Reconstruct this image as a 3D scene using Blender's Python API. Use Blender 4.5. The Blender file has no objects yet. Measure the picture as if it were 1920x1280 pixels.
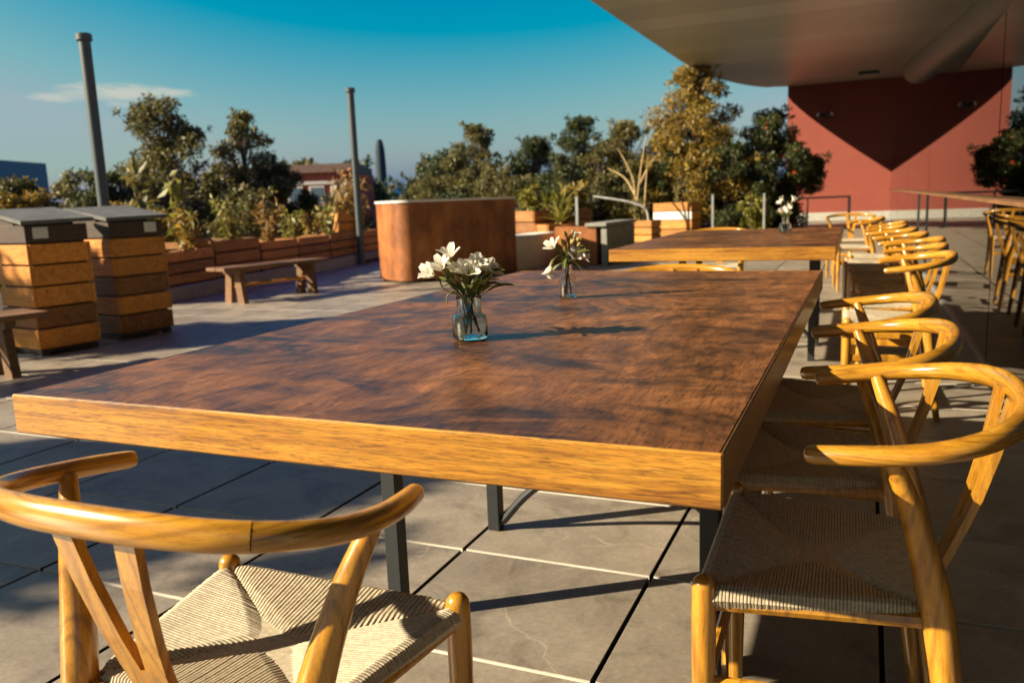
import bpy, bmesh, math, random
import numpy as np
from mathutils import Vector, Matrix

random.seed(7); rng = np.random.default_rng(7)
sc = bpy.context.scene
C = sc.collection
R = math.radians

# ------------------------------------------------------------------ camera
cd = bpy.data.cameras.new('camera'); cam = bpy.data.objects.new('camera', cd); C.objects.link(cam)
cd.sensor_width = 36; cd.lens = 28.82; cd.clip_start = .05; cd.clip_end = 60000
r_ = Vector((0.918743, 0.393009, -0.038143)); u_ = Vector((-0.031877, 0.170108, 0.98491)); f_ = Vector((-0.393567, 0.903663, -0.168814))
cam.matrix_world = Matrix(((r_.x, u_.x, -f_.x, 0.1452), (r_.y, u_.y, -f_.y, -0.9343), (r_.z, u_.z, -f_.z, 1.0593), (0, 0, 0, 1)))
cd.dof.use_dof = True; cd.dof.focus_distance = 1.45; cd.dof.aperture_fstop = 5.6; cd.dof.aperture_blades = 0
sc.camera = cam

# ------------------------------------------------------------------ sky and sun
SUN = Vector((-.822, -.570, 0)).normalized(); EL = R(26.5)
w = bpy.data.worlds.new('World'); sc.world = w; w.use_nodes = True
nt = w.node_tree; nt.nodes.clear()
def N(t, kind, **k):
    n = t.nodes.new(kind)
    for a, b in k.items(): setattr(n, a, b)
    return n
sky = N(nt, 'ShaderNodeTexSky', sky_type='NISHITA'); sky.sun_disc = False
sky.sun_elevation = EL; sky.sun_rotation = math.atan2(SUN.x, SUN.y); sky.air_density = 1.1; sky.dust_density = 1.6; sky.ozone_density = 2.2
cur = N(nt, 'ShaderNodeRGBCurve')
rc = cur.mapping.curves[0]
cur.mapping.extend = 'EXTRAPOLATED'
sep = N(nt, 'ShaderNodeSeparateColor'); cmb = N(nt, 'ShaderNodeCombineColor')
def mth(t, op, a, b=None, c=None, clamp=False):
    n = N(t, 'ShaderNodeMath', operation=op); n.use_clamp = clamp
    for i, v in enumerate((a, b, c)):
        if v is None: continue
        if hasattr(v, 'default_value') or hasattr(v, 'is_linked'): t.links.new(v, n.inputs[i])
        else: n.inputs[i].default_value = v
    return n.outputs[0]
nt.links.new(sky.outputs[0], sep.inputs[0])
SKY_R = (2.3, -4.75); SKY_G = (1.45, -1.85); SKY_B = (.50, 1.85)
for i, (m, a) in enumerate((SKY_R, SKY_G, SKY_B)):
    v = mth(nt, 'MULTIPLY_ADD', sep.outputs[i], m, a); v = mth(nt, 'MAXIMUM', v, 0.0); v = mth(nt, 'MINIMUM', v, (2.7, 3.7, 4.1)[i])   # soft-limits the glow round the sun
    nt.links.new(v, cmb.inputs[i])
# one thin bank of cloud low in the sky
tc = N(nt, 'ShaderNodeTexCoord'); sx = N(nt, 'ShaderNodeSeparateXYZ'); nt.links.new(tc.outputs['Generated'], sx.inputs[0])
az = mth(nt, 'ARCTAN2', sx.outputs[0], sx.outputs[1])
nz = N(nt, 'ShaderNodeTexNoise'); nz.inputs['Scale'].default_value = 9; nz.inputs['Detail'].default_value = 6; nz.inputs['Roughness'].default_value = .6
mp = N(nt, 'ShaderNodeMapping'); mp.inputs['Scale'].default_value = (1.6, 1.6, 9)
nt.links.new(tc.outputs['Generated'], mp.inputs[0]); nt.links.new(mp.outputs[0], nz.inputs[0])
da = mth(nt, 'DIVIDE', mth(nt, 'ADD', az, .845), .082); de = mth(nt, 'DIVIDE', mth(nt, 'SUBTRACT', sx.outputs[2], .1265), .0115)
rad = mth(nt, 'ADD', mth(nt, 'MULTIPLY', da, da), mth(nt, 'MULTIPLY', de, de))
body = mth(nt, 'SUBTRACT', 1.05, rad)
cl = mth(nt, 'MULTIPLY_ADD', mth(nt, 'SUBTRACT', nz.outputs[0], .5), 4.2, body)
cl = mth(nt, 'MULTIPLY', mth(nt, 'SMOOTH_MIN', mth(nt, 'MAXIMUM', cl, 0.0), 1.0, .3), .72, clamp=True)
mx = N(nt, 'ShaderNodeMix', data_type='RGBA'); mx.inputs['B'].default_value = (5.6, 5.3, 4.4, 1)
nt.links.new(cl, mx.inputs['Factor']); nt.links.new(cmb.outputs[0], mx.inputs['A'])
bg = N(nt, 'ShaderNodeBackground'); bg.inputs[1].default_value = .050
out = N(nt, 'ShaderNodeOutputWorld')
nt.links.new(mx.outputs['Result'], bg.inputs[0]); nt.links.new(bg.outputs[0], out.inputs[0])

sl = bpy.data.lights.new('sun', 'SUN'); so = bpy.data.objects.new('sun', sl); C.objects.link(so)
sl.energy = 5.0; sl.angle = R(.5); sl.color = (1, .86, .62)
sd = Vector((SUN.x * math.cos(EL), SUN.y * math.cos(EL), math.sin(EL)))
so.rotation_euler = sd.to_track_quat('Z', 'Y').to_euler(); so.location = (-20, -14, 14)

vs = sc.view_settings; vs.view_transform = 'Standard'; vs.look = 'None'; vs.exposure = 1.27; vs.gamma = 1; vs.use_curve_mapping = False
cy = sc.cycles; cy.use_denoising = True; cy.max_bounces = 8; cy.diffuse_bounces = 3; cy.glossy_bounces = 4; cy.transmission_bounces = 8; cy.transparent_max_bounces = 12
cy.caustics_reflective = False; cy.caustics_refractive = False; cy.sample_clamp_indirect = 6

# ------------------------------------------------------------------ materials
MAT = {}
def newmat(name):
    m = bpy.data.materials.new(name); m.use_nodes = True; t = m.node_tree
    b = t.nodes['Principled BSDF']; MAT[name] = m
    return m, t, b
def ramp(t, fac, stops):
    n = N(t, 'ShaderNodeValToRGB'); cr = n.color_ramp
    while len(cr.elements) < len(stops): cr.elements.new(.5)
    for e, (p, c) in zip(cr.elements, stops): e.position = p; e.color = (*c, 1)
    t.links.new(fac, n.inputs[0]); return n.outputs[0]
def noise(t, vec, scale, detail=4, rough=.55, dist=0.):
    n = N(t, 'ShaderNodeTexNoise'); n.inputs['Scale'].default_value = scale; n.inputs['Detail'].default_value = detail
    n.inputs['Roughness'].default_value = rough; n.inputs['Distortion'].default_value = dist
    if vec is not None: t.links.new(vec, n.inputs[0])
    return n.outputs[0]
def coords(t, scale=(1, 1, 1), rnd=6., which='Object'):
    tc = N(t, 'ShaderNodeTexCoord'); mp = N(t, 'ShaderNodeMapping'); mp.inputs['Scale'].default_value = scale
    oi = N(t, 'ShaderNodeObjectInfo'); cv = N(t, 'ShaderNodeVectorMath', operation='SCALE'); cv.inputs[0].default_value = (3.1, 5.7, 4.3)
    t.links.new(oi.outputs['Random'], cv.inputs['Scale'])
    ad = N(t, 'ShaderNodeVectorMath', operation='ADD'); t.links.new(tc.outputs[which], ad.inputs[0])
    sc_ = N(t, 'ShaderNodeVectorMath', operation='SCALE'); sc_.inputs['Scale'].default_value = rnd
    t.links.new(cv.outputs[0], sc_.inputs[0]); t.links.new(sc_.outputs[0], ad.inputs[1])
    t.links.new(ad.outputs[0], mp.inputs[0]); return mp.outputs[0], oi.outputs['Random'], ad.outputs[0]
def mixc(t, fac, a, b, mode='MIX'):
    n = N(t, 'ShaderNodeMix', data_type='RGBA', blend_type=mode)
    for s, v in (('Factor', fac), ('A', a), ('B', b)):
        if hasattr(v, 'is_linked'): t.links.new(v, n.inputs[s])
        elif s == 'Factor': n.inputs[0].default_value = v
        else: n.inputs[s].default_value = (*v, 1)
    return n.outputs['Result']
def bump(t, b, h, strength=.3, dist=.002):
    n = N(t, 'ShaderNodeBump'); n.inputs['Strength'].default_value = strength; n.inputs['Distance'].default_value = dist
    t.links.new(h, n.inputs['Height']); t.links.new(n.outputs[0], b.inputs['Normal'])
def plain(name, col, rough=.6, metal=0., var=.18, scale=8., spec=.5):
    m, t, b = newmat(name); v, r, _ = coords(t)
    n = noise(t, v, scale, 5); lo = tuple(c * (1 - var) for c in col); hi = tuple(min(1, c * (1 + var)) for c in col)
    t.links.new(ramp(t, n, ((.3, lo), (.7, hi))), b.inputs['Base Color'])
    b.inputs['Roughness'].default_value = rough; b.inputs['Metallic'].default_value = metal; b.inputs['Specular IOR Level'].default_value = spec
    bump(t, b, noise(t, v, scale * 12, 4), .15, .002); return m
def wood(name, dark, mid, light, stretch, fine=90., rough=.45, coat=0., var=.12, knots=False, rnd=6., bmp=.25, lines=.55, rings=0., ringk=70., rings_scale=.5, blotch=0.):
    m, t, b = newmat(name); v, r, raw = coords(t, stretch, rnd)
    g = noise(t, v, fine * .12, 5, .6, 1.2); f = noise(t, v, fine, 3, .7, .4)
    col = ramp(t, g, ((.28, dark), (.5, mid), (.74, light)))
    fl = ramp(t, f, ((.34, (1 - lines,) * 3), (.5, (1, 1, 1))))
    col = mixc(t, 1., col, fl, 'MULTIPLY')
    if rings:
        rn = noise(t, v, rings_scale, 2, .5, .25); w_ = mth(t, 'SINE', mth(t, 'MULTIPLY', rn, ringk))
        col = mixc(t, rings, col, ramp(t, mth(t, 'MULTIPLY_ADD', w_, .5, .5), ((.0, (.42, .36, .30)), (.38, (1, 1, 1)), (1., (1.08, 1.07, 1.05)))), 'MULTIPLY')
    big = noise(t, raw, 2.2, 3); col = mixc(t, .35, col, ramp(t, big, ((.3, (.62, .6, .58)), (.7, (1.18, 1.16, 1.12)))), 'MULTIPLY')
    if blotch:
        bl_ = noise(t, v, fine * .05, 7, .72, .6); col = mixc(t, blotch, col, ramp(t, bl_, ((.36, (.40, .28, .22)), (.5, (.95, .93, .9)), (.7, (1.1, 1.1, 1.1)))), 'MULTIPLY')
    if knots:
        vo = N(t, 'ShaderNodeTexVoronoi'); vo.inputs['Scale'].default_value = 3.1; t.links.new(raw, vo.inputs[0])
        k = ramp(t, vo.outputs['Distance'], ((.035, (.16, .08, .04)), (.075, (1, 1, 1)))); col = mixc(t, 1., col, k, 'MULTIPLY')
    rv = ramp(t, r, ((0, (1 - var,) * 3), (1, (1 + var,) * 3))); col = mixc(t, 1., col, rv, 'MULTIPLY')
    t.links.new(col, b.inputs['Base Color'])
    b.inputs['Roughness'].default_value = rough; b.inputs['Coat Weight'].default_value = coat; b.inputs['Coat Roughness'].default_value = .14
    if bmp: bump(t, b, f, bmp, .0012)
    return m

chair_wood = wood('chair_wood', (.40, .155, .012), (.50, .232, .020), (.57, .285, .030), (5, 5, .45), 70., .30, .5, .10, rnd=2., bmp=.06, lines=.34, rings=.55, ringk=90., rings_scale=1.2)
rail_wood = wood('chair_rail_wood', (.40, .155, .012), (.50, .232, .020), (.57, .285, .030), (1.0, 1.0, 12), 60., .28, .55, .16, rnd=2., bmp=.05, lines=.34, rings=.5, ringk=80., rings_scale=1.6)
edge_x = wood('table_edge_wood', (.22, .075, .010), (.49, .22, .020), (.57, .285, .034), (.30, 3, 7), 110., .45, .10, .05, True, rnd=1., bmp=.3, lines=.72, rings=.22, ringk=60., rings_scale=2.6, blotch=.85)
edge_y_shaded = wood('table_side_wood_shaded', (.12, .055, .018), (.18, .085, .026), (.24, .115, .036), (3, .55, 7), 75., .42, .15, .05, False, rnd=1., bmp=.25, lines=.6)  # darker copy of the edge wood, with the sides' shade put into its colour
bench_wood = wood('bench_wood', (.12, .055, .022), (.19, .09, .035), (.27, .14, .06), (5, .5, 5), 50., .6, 0, .2)
hive_wood = wood('bin_wood', (.50, .175, .022), (.80, .30, .036), (.90, .40, .06), (.7, 4, 6), 40., .55, .1, .2, True)
hive_brown = wood('bin_brown_wood', (.16, .06, .014), (.36, .14, .026), (.55, .22, .04), (.7, 4, 6), 40., .55, .1, .25, True)
hive_dark = wood('bin_dark_wood', (.035, .022, .015), (.06, .035, .022), (.09, .05, .03), (.7, 4, 6), 40., .55, 0, .15)
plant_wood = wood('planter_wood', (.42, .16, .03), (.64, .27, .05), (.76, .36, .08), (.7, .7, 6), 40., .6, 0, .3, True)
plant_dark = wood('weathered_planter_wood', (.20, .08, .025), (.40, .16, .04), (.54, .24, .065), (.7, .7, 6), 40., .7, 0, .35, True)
bark = plain('bark', (.11, .085, .06), .9, var=.4, scale=14); stalk = plain('dry_stalk', (.42, .29, .13), .8, var=.3)

# walnut veneer table top
m, t, b = newmat('table_veneer'); v, r, raw = coords(t, (1, 1, 1), 1.)
mp2 = N(t, 'ShaderNodeMapping'); mp2.inputs['Rotation'].default_value = (0, 0, R(-28)); mp2.inputs['Scale'].default_value = (1, .36, 1); t.links.new(raw, mp2.inputs[0])
fig = noise(t, mp2.outputs[0], 13, 8, .70, .8)
mp4 = N(t, 'ShaderNodeMapping'); mp4.inputs['Scale'].default_value = (1, 1.5, 1); t.links.new(raw, mp4.inputs[0])
patch = noise(t, mp4.outputs[0], 3.0, 9, .74, .5)
mp3 = N(t, 'ShaderNodeMapping'); mp3.inputs['Rotation'].default_value = (0, 0, R(-12)); mp3.inputs['Scale'].default_value = (6, .55, 1); t.links.new(raw, mp3.inputs[0])
fine = noise(t, mp3.outputs[0], 42, 4, .7, .9)
col = ramp(t, fig, ((.30, (.085, .032, .012)), (.5, (.195, .078, .027)), (.72, (.33, .140, .048))))
rn = noise(t, mp2.outputs[0], 1.5, 3, .55, .35); w_ = mth(t, 'SINE', mth(t, 'MULTIPLY', rn, 150.))
col = mixc(t, .4, col, ramp(t, mth(t, 'MULTIPLY_ADD', w_, .5, .5), ((0, (.45, .42, .40)), (.45, (1, 1, 1)), (1, (1.1, 1.08, 1.05)))), 'MULTIPLY')
col = mixc(t, 1., col, ramp(t, fine, ((.34, (.34, .30, .28)), (.52, (1.12, 1.1, 1.08)))), 'MULTIPLY')
col = mixc(t, 1., col, ramp(t, patch, ((.40, (.22, .21, .23)), (.475, (.70, .68, .67)), (.56, (1.08, 1.06, 1.03)), (.7, (1.3, 1.26, 1.2)))), 'MULTIPLY')
t.links.new(col, b.inputs['Base Color'])
t.links.new(ramp(t, patch, ((.35, (.36,) * 3), (.65, (.52,) * 3))), b.inputs['Roughness'])
b.inputs['Coat Weight'].default_value = .10; b.inputs['Coat Roughness'].default_value = .2; b.inputs['Specular IOR Level'].default_value = .4
bump(t, b, fine, .12, .0008); veneer = m

# paving: warm grey slabs with pale veins, light cut edges
m, t, b = newmat('paving_stone'); v, r, raw = coords(t, (1, 1, 1), 9.)
dn = N(t, 'ShaderNodeTexNoise'); dn.inputs['Scale'].default_value = 2.3; dn.inputs['Detail'].default_value = 5; t.links.new(v, dn.inputs[0])
dv = N(t, 'ShaderNodeVectorMath', operation='MULTIPLY_ADD'); dv.inputs[1].default_value = (.5, .5, .5); t.links.new(dn.outputs['Color'], dv.inputs[0]); t.links.new(v, dv.inputs[2])
base = ramp(t, noise(t, dv.outputs[0], 3.2, 7, .6), ((.25, (.215, .175, .135)), (.5, (.29, .245, .19)), (.75, (.35, .30, .24))))
vo = N(t, 'ShaderNodeTexVoronoi', feature='DISTANCE_TO_EDGE'); vo.inputs['Scale'].default_value = 2.6; t.links.new(dv.outputs[0], vo.inputs[0])
vein = ramp(t, vo.outputs['Distance'], ((.0, (1, 1, 1)), (.013, (0, 0, 0))))
vm = mth(t, 'MULTIPLY', vein, ramp(t, noise(t, v, 3.1, 2), ((.5, (0, 0, 0)), (.72, (.62, .62, .62)))))
col = mixc(t, vm, base, (.62, .52, .40))
col = mixc(t, .8, col, ramp(t, noise(t, v, 70, 6, .75), ((.3, (.72, .71, .70)), (.7, (1.16, 1.16, 1.16)))), 'MULTIPLY')
col = mixc(t, .8, col, ramp(t, noise(t, v, 5.5, 5, .65, .6), ((.34, (.60, .58, .56)), (.48, (.97, .97, .97)), (.66, (1.1, 1.1, 1.09)))), 'MULTIPLY')
col = mixc(t, 1., col, ramp(t, r, ((0, (.86, .86, .87)), (1, (1.12, 1.1, 1.08)))), 'MULTIPLY')
t.links.new(col, b.inputs['Base Color']); b.inputs['Roughness'].default_value = .48; bump(t, b, noise(t, v, 90, 4), .12, .001)
slab_mat = m
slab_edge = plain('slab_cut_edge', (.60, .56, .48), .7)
joint = plain('joint_bed_and_shade', (.02, .022, .024), .9)
concrete = plain('concrete', (.24, .23, .20), .8, var=.15); white_conc = plain('pale_render', (.80, .76, .67), .75, var=.06)
plinth_m = plain('wall_plinth', (.42, .40, .35), .8, var=.12)
soil = plain('soil', (.045, .032, .022), .95, var=.4); street = plain('street_ground', (.10, .10, .085), .9, var=.3, scale=.4)
steel = plain('black_steel', (.012, .014, .016), .6, var=.2); grey_steel = plain('grey_post_paint', (.055, .07, .075), .5, var=.1)
galv = plain('galvanised', (.45, .46, .46), .4, .6, var=.12); black = plain('black_plastic', (.015, .015, .016), .4)
white_p = plain('white_plate', (.78, .77, .72), .5, var=.04); white_top = plain('white_counter', (.75, .72, .64), .4, var=.05)
lid_m = plain('weathered_lid', (.12, .12, .11), .75, var=.3, scale=6)
red_wall = plain('red_render', (.245, .052, .033), .75, var=.06, scale=3); lamp_glass = plain('lamp_lens', (.8, .78, .7), .2)
hose_m = plain('white_pipe', (.75, .76, .75), .4); brick_m = plain('far_brick', (.50, .10, .05), .9, var=.3, scale=5); brick_band = plain('far_stone_band', (.62, .56, .48), .8)
roof_m = plain('far_roof', (.22, .13, .10), .9); pane_m = plain('far_window_glass', (.10, .14, .17), .15)
blue_b = plain('blue_cladding', (.018, .11, .20), .5); blue_w = plain('blue_window_band', (.012, .05, .09), .2); tower_m = plain('tower_glass', (.015, .03, .045), .8)
duct_m = plain('duct_metal', (.34, .32, .28), .5, .3, var=.06)
soffit_m, t, b = newmat('soffit_metal'); v, r, _ = coords(t)
t.links.new(ramp(t, r, ((0, (.48, .47, .42)), (1, (.60, .585, .53)))), b.inputs['Base Color']); b.inputs['Roughness'].default_value = .38; b.inputs['Metallic'].default_value = .2
# rusted steel bar front
m, t, b = newmat('rusted_copper'); v, r, raw = coords(t, (1.6, 1.6, .75), 1.)
n1 = noise(t, v, 2.6, 8, .72, .3); n2 = noise(t, raw, 1.6, 4)
col = ramp(t, n1, ((.28, (.13, .045, .014)), (.5, (.30, .105, .028)), (.72, (.50, .19, .05))))
col = mixc(t, .7, col, ramp(t, n2, ((.35, (.55, .5, .5)), (.65, (1.2, 1.15, 1.1)))), 'MULTIPLY')
t.links.new(col, b.inputs['Base Color']); b.inputs['Metallic'].default_value = .2; b.inputs['Roughness'].default_value = .55
copper = m
# paper cord
m, t, b = newmat('paper_cord'); v, r, raw = coords(t, (1, 1, 1), 0.)
t.links.new(ramp(t, noise(t, v, 120, 4, .7), ((.3, (.34, .28, .19)), (.7, (.60, .51, .37)))), b.inputs['Base Color']); b.inputs['Roughness'].default_value = .75
cord = m
# facade glass: dark tinted pane, mirror-like at a glancing angle
m, t, b = newmat('tinted_glass'); o = t.nodes['Material Output']; t.nodes.remove(b)
tr = N(t, 'ShaderNodeBsdfTransparent'); tr.inputs[0].default_value = (.13, .15, .16, 1)
gl = N(t, 'ShaderNodeBsdfGlossy'); gl.inputs['Roughness'].default_value = .012; gl.inputs[0].default_value = (.93, .93, .93, 1)
fr = N(t, 'ShaderNodeFresnel'); fr.inputs[0].default_value = 2.3; ms = N(t, 'ShaderNodeMixShader')
t.links.new(fr.outputs[0], ms.inputs[0]); t.links.new(tr.outputs[0], ms.inputs[1]); t.links.new(gl.outputs[0], ms.inputs[2]); t.links.new(ms.outputs[0], o.inputs[0])
tint_glass = m
def glassmat(name, col, ior, rough=0.):
    m, t, b = newmat(name); b.inputs['Base Color'].default_value = (*col, 1); b.inputs['Transmission Weight'].default_value = 1; b.inputs['IOR'].default_value = ior; b.inputs['Roughness'].default_value = rough; return m
jar_glass = glassmat('aqua_glass', (.80, .97, .97), 1.46); clear_glass = glassmat('clear_glass', (.95, .98, .96), 1.46); water_m = glassmat('water', (.95, .99, .98), 1.33)
def leafmat(name, dark, light, trans=.35, rough=.5):
    m, t, b = newmat(name); g = N(t, 'ShaderNodeNewGeometry')
    col = ramp(t, g.outputs['Random Per Island'], ((0, dark), (.6, tuple((a + c) / 2 for a, c in zip(dark, light))), (1, light)))
    t.links.new(col, b.inputs['Base Color']); b.inputs['Roughness'].default_value = rough
    tl = N(t, 'ShaderNodeBsdfTranslucent'); t.links.new(col, tl.inputs[0]); ms = N(t, 'ShaderNodeMixShader'); ms.inputs[0].default_value = trans
    o = t.nodes['Material Output']; t.links.new(b.outputs[0], ms.inputs[1]); t.links.new(tl.outputs[0], ms.inputs[2]); t.links.new(ms.outputs[0], o.inputs[0]); return m
LEAF = dict(
    dark=leafmat('leaf_dark', (.022, .042, .014), (.12, .125, .03)),
    olive=leafmat('leaf_olive', (.05, .06, .018), (.27, .215, .055)),
    gold=leafmat('leaf_gold', (.11, .095, .018), (.52, .32, .05)),
    lime=leafmat('leaf_lime', (.12, .13, .02), (.42, .36, .06)),
    dry=leafmat('leaf_dry', (.16, .09, .03), (.45, .27, .08)),
    red=leafmat('flower_red', (.45, .05, .02), (.70, .16, .05)),
    bouquet=leafmat('bouquet_leaf', (.055, .085, .02), (.20, .22, .05), .25, .35),
    petal=leafmat('petal', (.80, .76, .66), (.90, .87, .78), .35, .5), bud=leafmat('bud', (.30, .27, .07), (.50, .36, .16), .3, .5))

# ------------------------------------------------------------------ mesh helpers
class MB:
    def __init__(s): s.v = []; s.f = []; s.m = []
    def add(s, vs, fs, mi=0):
        o = len(s.v); s.v += [tuple(p) for p in vs]; s.f += [tuple(i + o for i in f) for f in fs]; s.m += [mi] * len(fs); return s
    def box(s, c, d, mi=0, rz=0., bev=0.):
        x, y, z = (k / 2 for k in d); e = min(bev, x, y, z); q = []
        if e <= 0:
            q = [(a * x, b_ * y, c_ * z) for a in (-1, 1) for b_ in (-1, 1) for c_ in (-1, 1)]
            fs = [(0, 1, 3, 2), (4, 6, 7, 5), (0, 4, 5, 1), (2, 3, 7, 6), (0, 2, 6, 4), (1, 5, 7, 3)]
        else:
            idx = {}; fs = []
            for a in (-1, 1):
                for b_ in (-1, 1):
                    for c_ in (-1, 1):
                        for ax in range(3):
                            p = [a * x, b_ * y, c_ * z]
                            for k in range(3):
                                if k != ax: p[k] -= (a, b_, c_)[k] * e
                            idx[(a, b_, c_, ax)] = len(q); q.append(tuple(p))
            for ax in range(3):
                o1, o2 = [k for k in range(3) if k != ax]
                for sg in (-1, 1):
                    loop = []
                    for s1, s2 in ((-1, -1), (1, -1), (1, 1), (-1, 1)):
                        k = [0, 0, 0]; k[ax] = sg; k[o1] = s1; k[o2] = s2; loop.append(idx[(*k, ax)])
                    if (sg > 0) == (ax == 1): loop.reverse()
                    fs.append(tuple(loop))
            for ax in range(3):       # edge chamfers, parallel to axis ax
                o1, o2 = [k for k in range(3) if k != ax]
                for s1 in (-1, 1):
                    for s2 in (-1, 1):
                        def g(sa, fa):
                            k = [0, 0, 0]; k[ax] = sa; k[o1] = s1; k[o2] = s2; return idx[(*k, fa)]
                        fs.append((g(-1, o1), g(1, o1), g(1, o2), g(-1, o2)))
            for a in (-1, 1):
                for b_ in (-1, 1):
                    for c_ in (-1, 1): fs.append(tuple(idx[(a, b_, c_, k)] for k in range(3)))
        cs, sn = math.cos(rz), math.sin(rz)
        s.add([(c[0] + p[0] * cs - p[1] * sn, c[1] + p[0] * sn + p[1] * cs, c[2] + p[2]) for p in q], fs, mi); return s
    def tube(s, pts, rad, n=10, cap=True, sq=1., mi=0, dome=False, up=None):
        pts = [Vector(p) for p in pts]
        if not hasattr(rad, '__len__'): rad = [rad] * len(pts)
        rad = list(rad)
        if dome:
            d = (pts[-1] - pts[-2]).normalized(); r0 = rad[-1]; base = pts[-1]
            for k in (25, 50, 72, 86): pts.append(base + d * r0 * math.sin(R(k))); rad.append(r0 * math.cos(R(k)))
        o = len(s.v); nrm = None; rings = []
        for i, p in enumerate(pts):
            d = (pts[min(i + 1, len(pts) - 1)] - pts[max(i - 1, 0)]).normalized()
            if nrm is None:
                a = Vector(up) if up else (Vector((0, 0, 1)) if abs(d.z) < .9 else Vector((0, 1, 0)))
                nrm = (a - d * a.dot(d)).normalized()
            else: nrm = (nrm - d * nrm.dot(d)).normalized()
            bn = d.cross(nrm); rr = rad[i]; rx, ry = (rr if hasattr(rr, '__len__') else (rr, rr * sq))
            for k in range(n):
                a = 2 * math.pi * k / n; s.v.append(tuple(p + bn * math.cos(a) * rx + nrm * math.sin(a) * ry))
        for i in range(len(pts) - 1):
            for k in range(n):
                a, b_ = o + i * n + k, o + i * n + (k + 1) % n; s.f.append((a, b_, b_ + n, a + n)); s.m.append(mi)
        if cap:
            s.f.append(tuple(o + k for k in range(n))[::-1]); s.m.append(mi)
            s.f.append(tuple(o + (len(pts) - 1) * n + k for k in range(n))); s.m.append(mi)
        return s
    def lathe(s, prof, n=32, c=(0, 0, 0), mi=0, close=False):
        o = len(s.v)
        for r0, z in prof:
            for k in range(n):
                a = 2 * math.pi * k / n; s.v.append((c[0] + r0 * math.cos(a), c[1] + r0 * math.sin(a), c[2] + z))
        L = len(prof)
        for i in range(L - 1 if not close else L):
            j = (i + 1) % L
            for k in range(n):
                a, b_ = o + i * n + k, o + i * n + (k + 1) % n; c_, d_ = o + j * n + (k + 1) % n, o + j * n + k
                s.f.append((a, b_, c_, d_)); s.m.append(mi)
        return s
    def prism(s, poly, z0, z1, mi=0):
        n = len(poly); s.add([(x, y, z0) for x, y in poly] + [(x, y, z1) for x, y in poly],
            [tuple(range(n))[::-1], tuple(range(n, 2 * n))] + [(i, (i + 1) % n, n + (i + 1) % n, n + i) for i in range(n)], mi); return s
    def mesh(s, name, mats, smooth=False):
        me = bpy.data.meshes.new(name); me.from_pydata(s.v, [], s.f)
        for m in (mats if isinstance(mats, (list, tuple)) else [mats]): me.materials.append(m)
        if any(s.m): me.polygons.foreach_set('material_index', s.m)
        bm = bmesh.new(); bm.from_mesh(me); bmesh.ops.recalc_face_normals(bm, faces=bm.faces); bm.to_mesh(me); bm.free()
        if smooth:
            me.polygons.foreach_set('use_smooth', [True] * len(me.polygons))
            try: me.set_sharp_from_angle(angle=R(38))
            except Exception: pass
        me.update(); return me
    def build(s, name, mats, parent=None, smooth=False, loc=None, rz=0.):
        return obj(name, s.mesh(name, mats, smooth), parent, loc, rz)
def obj(name, me, parent=None, loc=None, rz=0., rot=None):
    o = bpy.data.objects.new(name, me); C.objects.link(o)
    if parent: o.parent = parent
    if loc is not None: o.location = loc
    if rot is not None: o.rotation_euler = rot
    elif rz: o.rotation_euler.z = rz
    return o
def tag(o, label=None, cat=None, group=None, kind=None):
    if label: o['label'] = label
    if cat: o['category'] = cat
    if group: o['group'] = group
    if kind: o['kind'] = kind
    return o
def thing(name, loc, label, cat, rz=0., group=None):
    o = obj(name, None, None, loc, rz); o.empty_display_size = .1; return tag(o, label, cat, group)
def copy_tree(o, parent=None):
    c = o.copy(); C.objects.link(c); c.parent = parent
    for ch in o.children: copy_tree(ch, c)
    return c
def smooth_path(pts, n=6):
    P = [Vector(p) for p in pts]; out = []
    for i in range(len(P) - 1):
        p0, p1, p2, p3 = P[max(i - 1, 0)], P[i], P[i + 1], P[min(i + 2, len(P) - 1)]
        for k in range(n):
            t = k / n; out.append(.5 * ((2 * p1) + (p2 - p0) * t + (2 * p0 - 5 * p1 + 4 * p2 - p3) * t * t + (3 * p1 - p0 - 3 * p2 + p3) * t ** 3))
    out.append(P[-1]); return out
def interp(vals, n):
    out = []
    for i in range(len(vals) - 1):
        for k in range(n): out.append(vals[i] + (vals[i + 1] - vals[i]) * k / n)
    return out + [vals[-1]]

# ------------------------------------------------------------------ ground, terrace floor, slabs
g = MB().add([(-30000, -30000, -8), (30000, -30000, -8), (30000, 30000, -8), (-30000, 30000, -8)], [(0, 1, 2, 3)]).build('street_ground', street); tag(g, kind='structure')
fl = MB().box((-4.5, 12, -.23), (27, 50, .40)).build('terrace_floor', joint); tag(fl, kind='structure')
SX, SY, G = .5915, .5475, .012; X0, Y0 = -.384, .652      # one joint crossing
T = Vector((0.1452, -0.9343, 1.0593))
def project(p):
    d = Vector(p) - T; z = d.dot(f_)
    if z < .2: return None
    return 960 + 1537 * d.dot(r_) / z, 640 - 1537 * d.dot(u_) / z, z
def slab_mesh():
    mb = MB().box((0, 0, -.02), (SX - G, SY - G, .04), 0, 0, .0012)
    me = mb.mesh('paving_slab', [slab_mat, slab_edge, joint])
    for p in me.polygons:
        if abs(p.normal.z) < .3: p.material_index = 1 if abs(p.normal.y) > .5 else 2  # x-facing sides take the dark bed colour, painting in the shade of their joints
    return me
sm = slab_mesh(); cand = []; rest = []
for i in range(-24, 9):
    for j in range(-22, 56):
        x, y = X0 + (i + .5) * SX, Y0 + (j + .5) * SY
        if not (-8.4 < x < 4.2 and -11 < y < 28.2): continue
        q = project((x, y, 0))
        if q and -120 < q[0] < 2040 and 300 < q[1] < 1500: cand.append((q[2], x, y))
        else: rest.append((x, y))
cand.sort()
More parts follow.
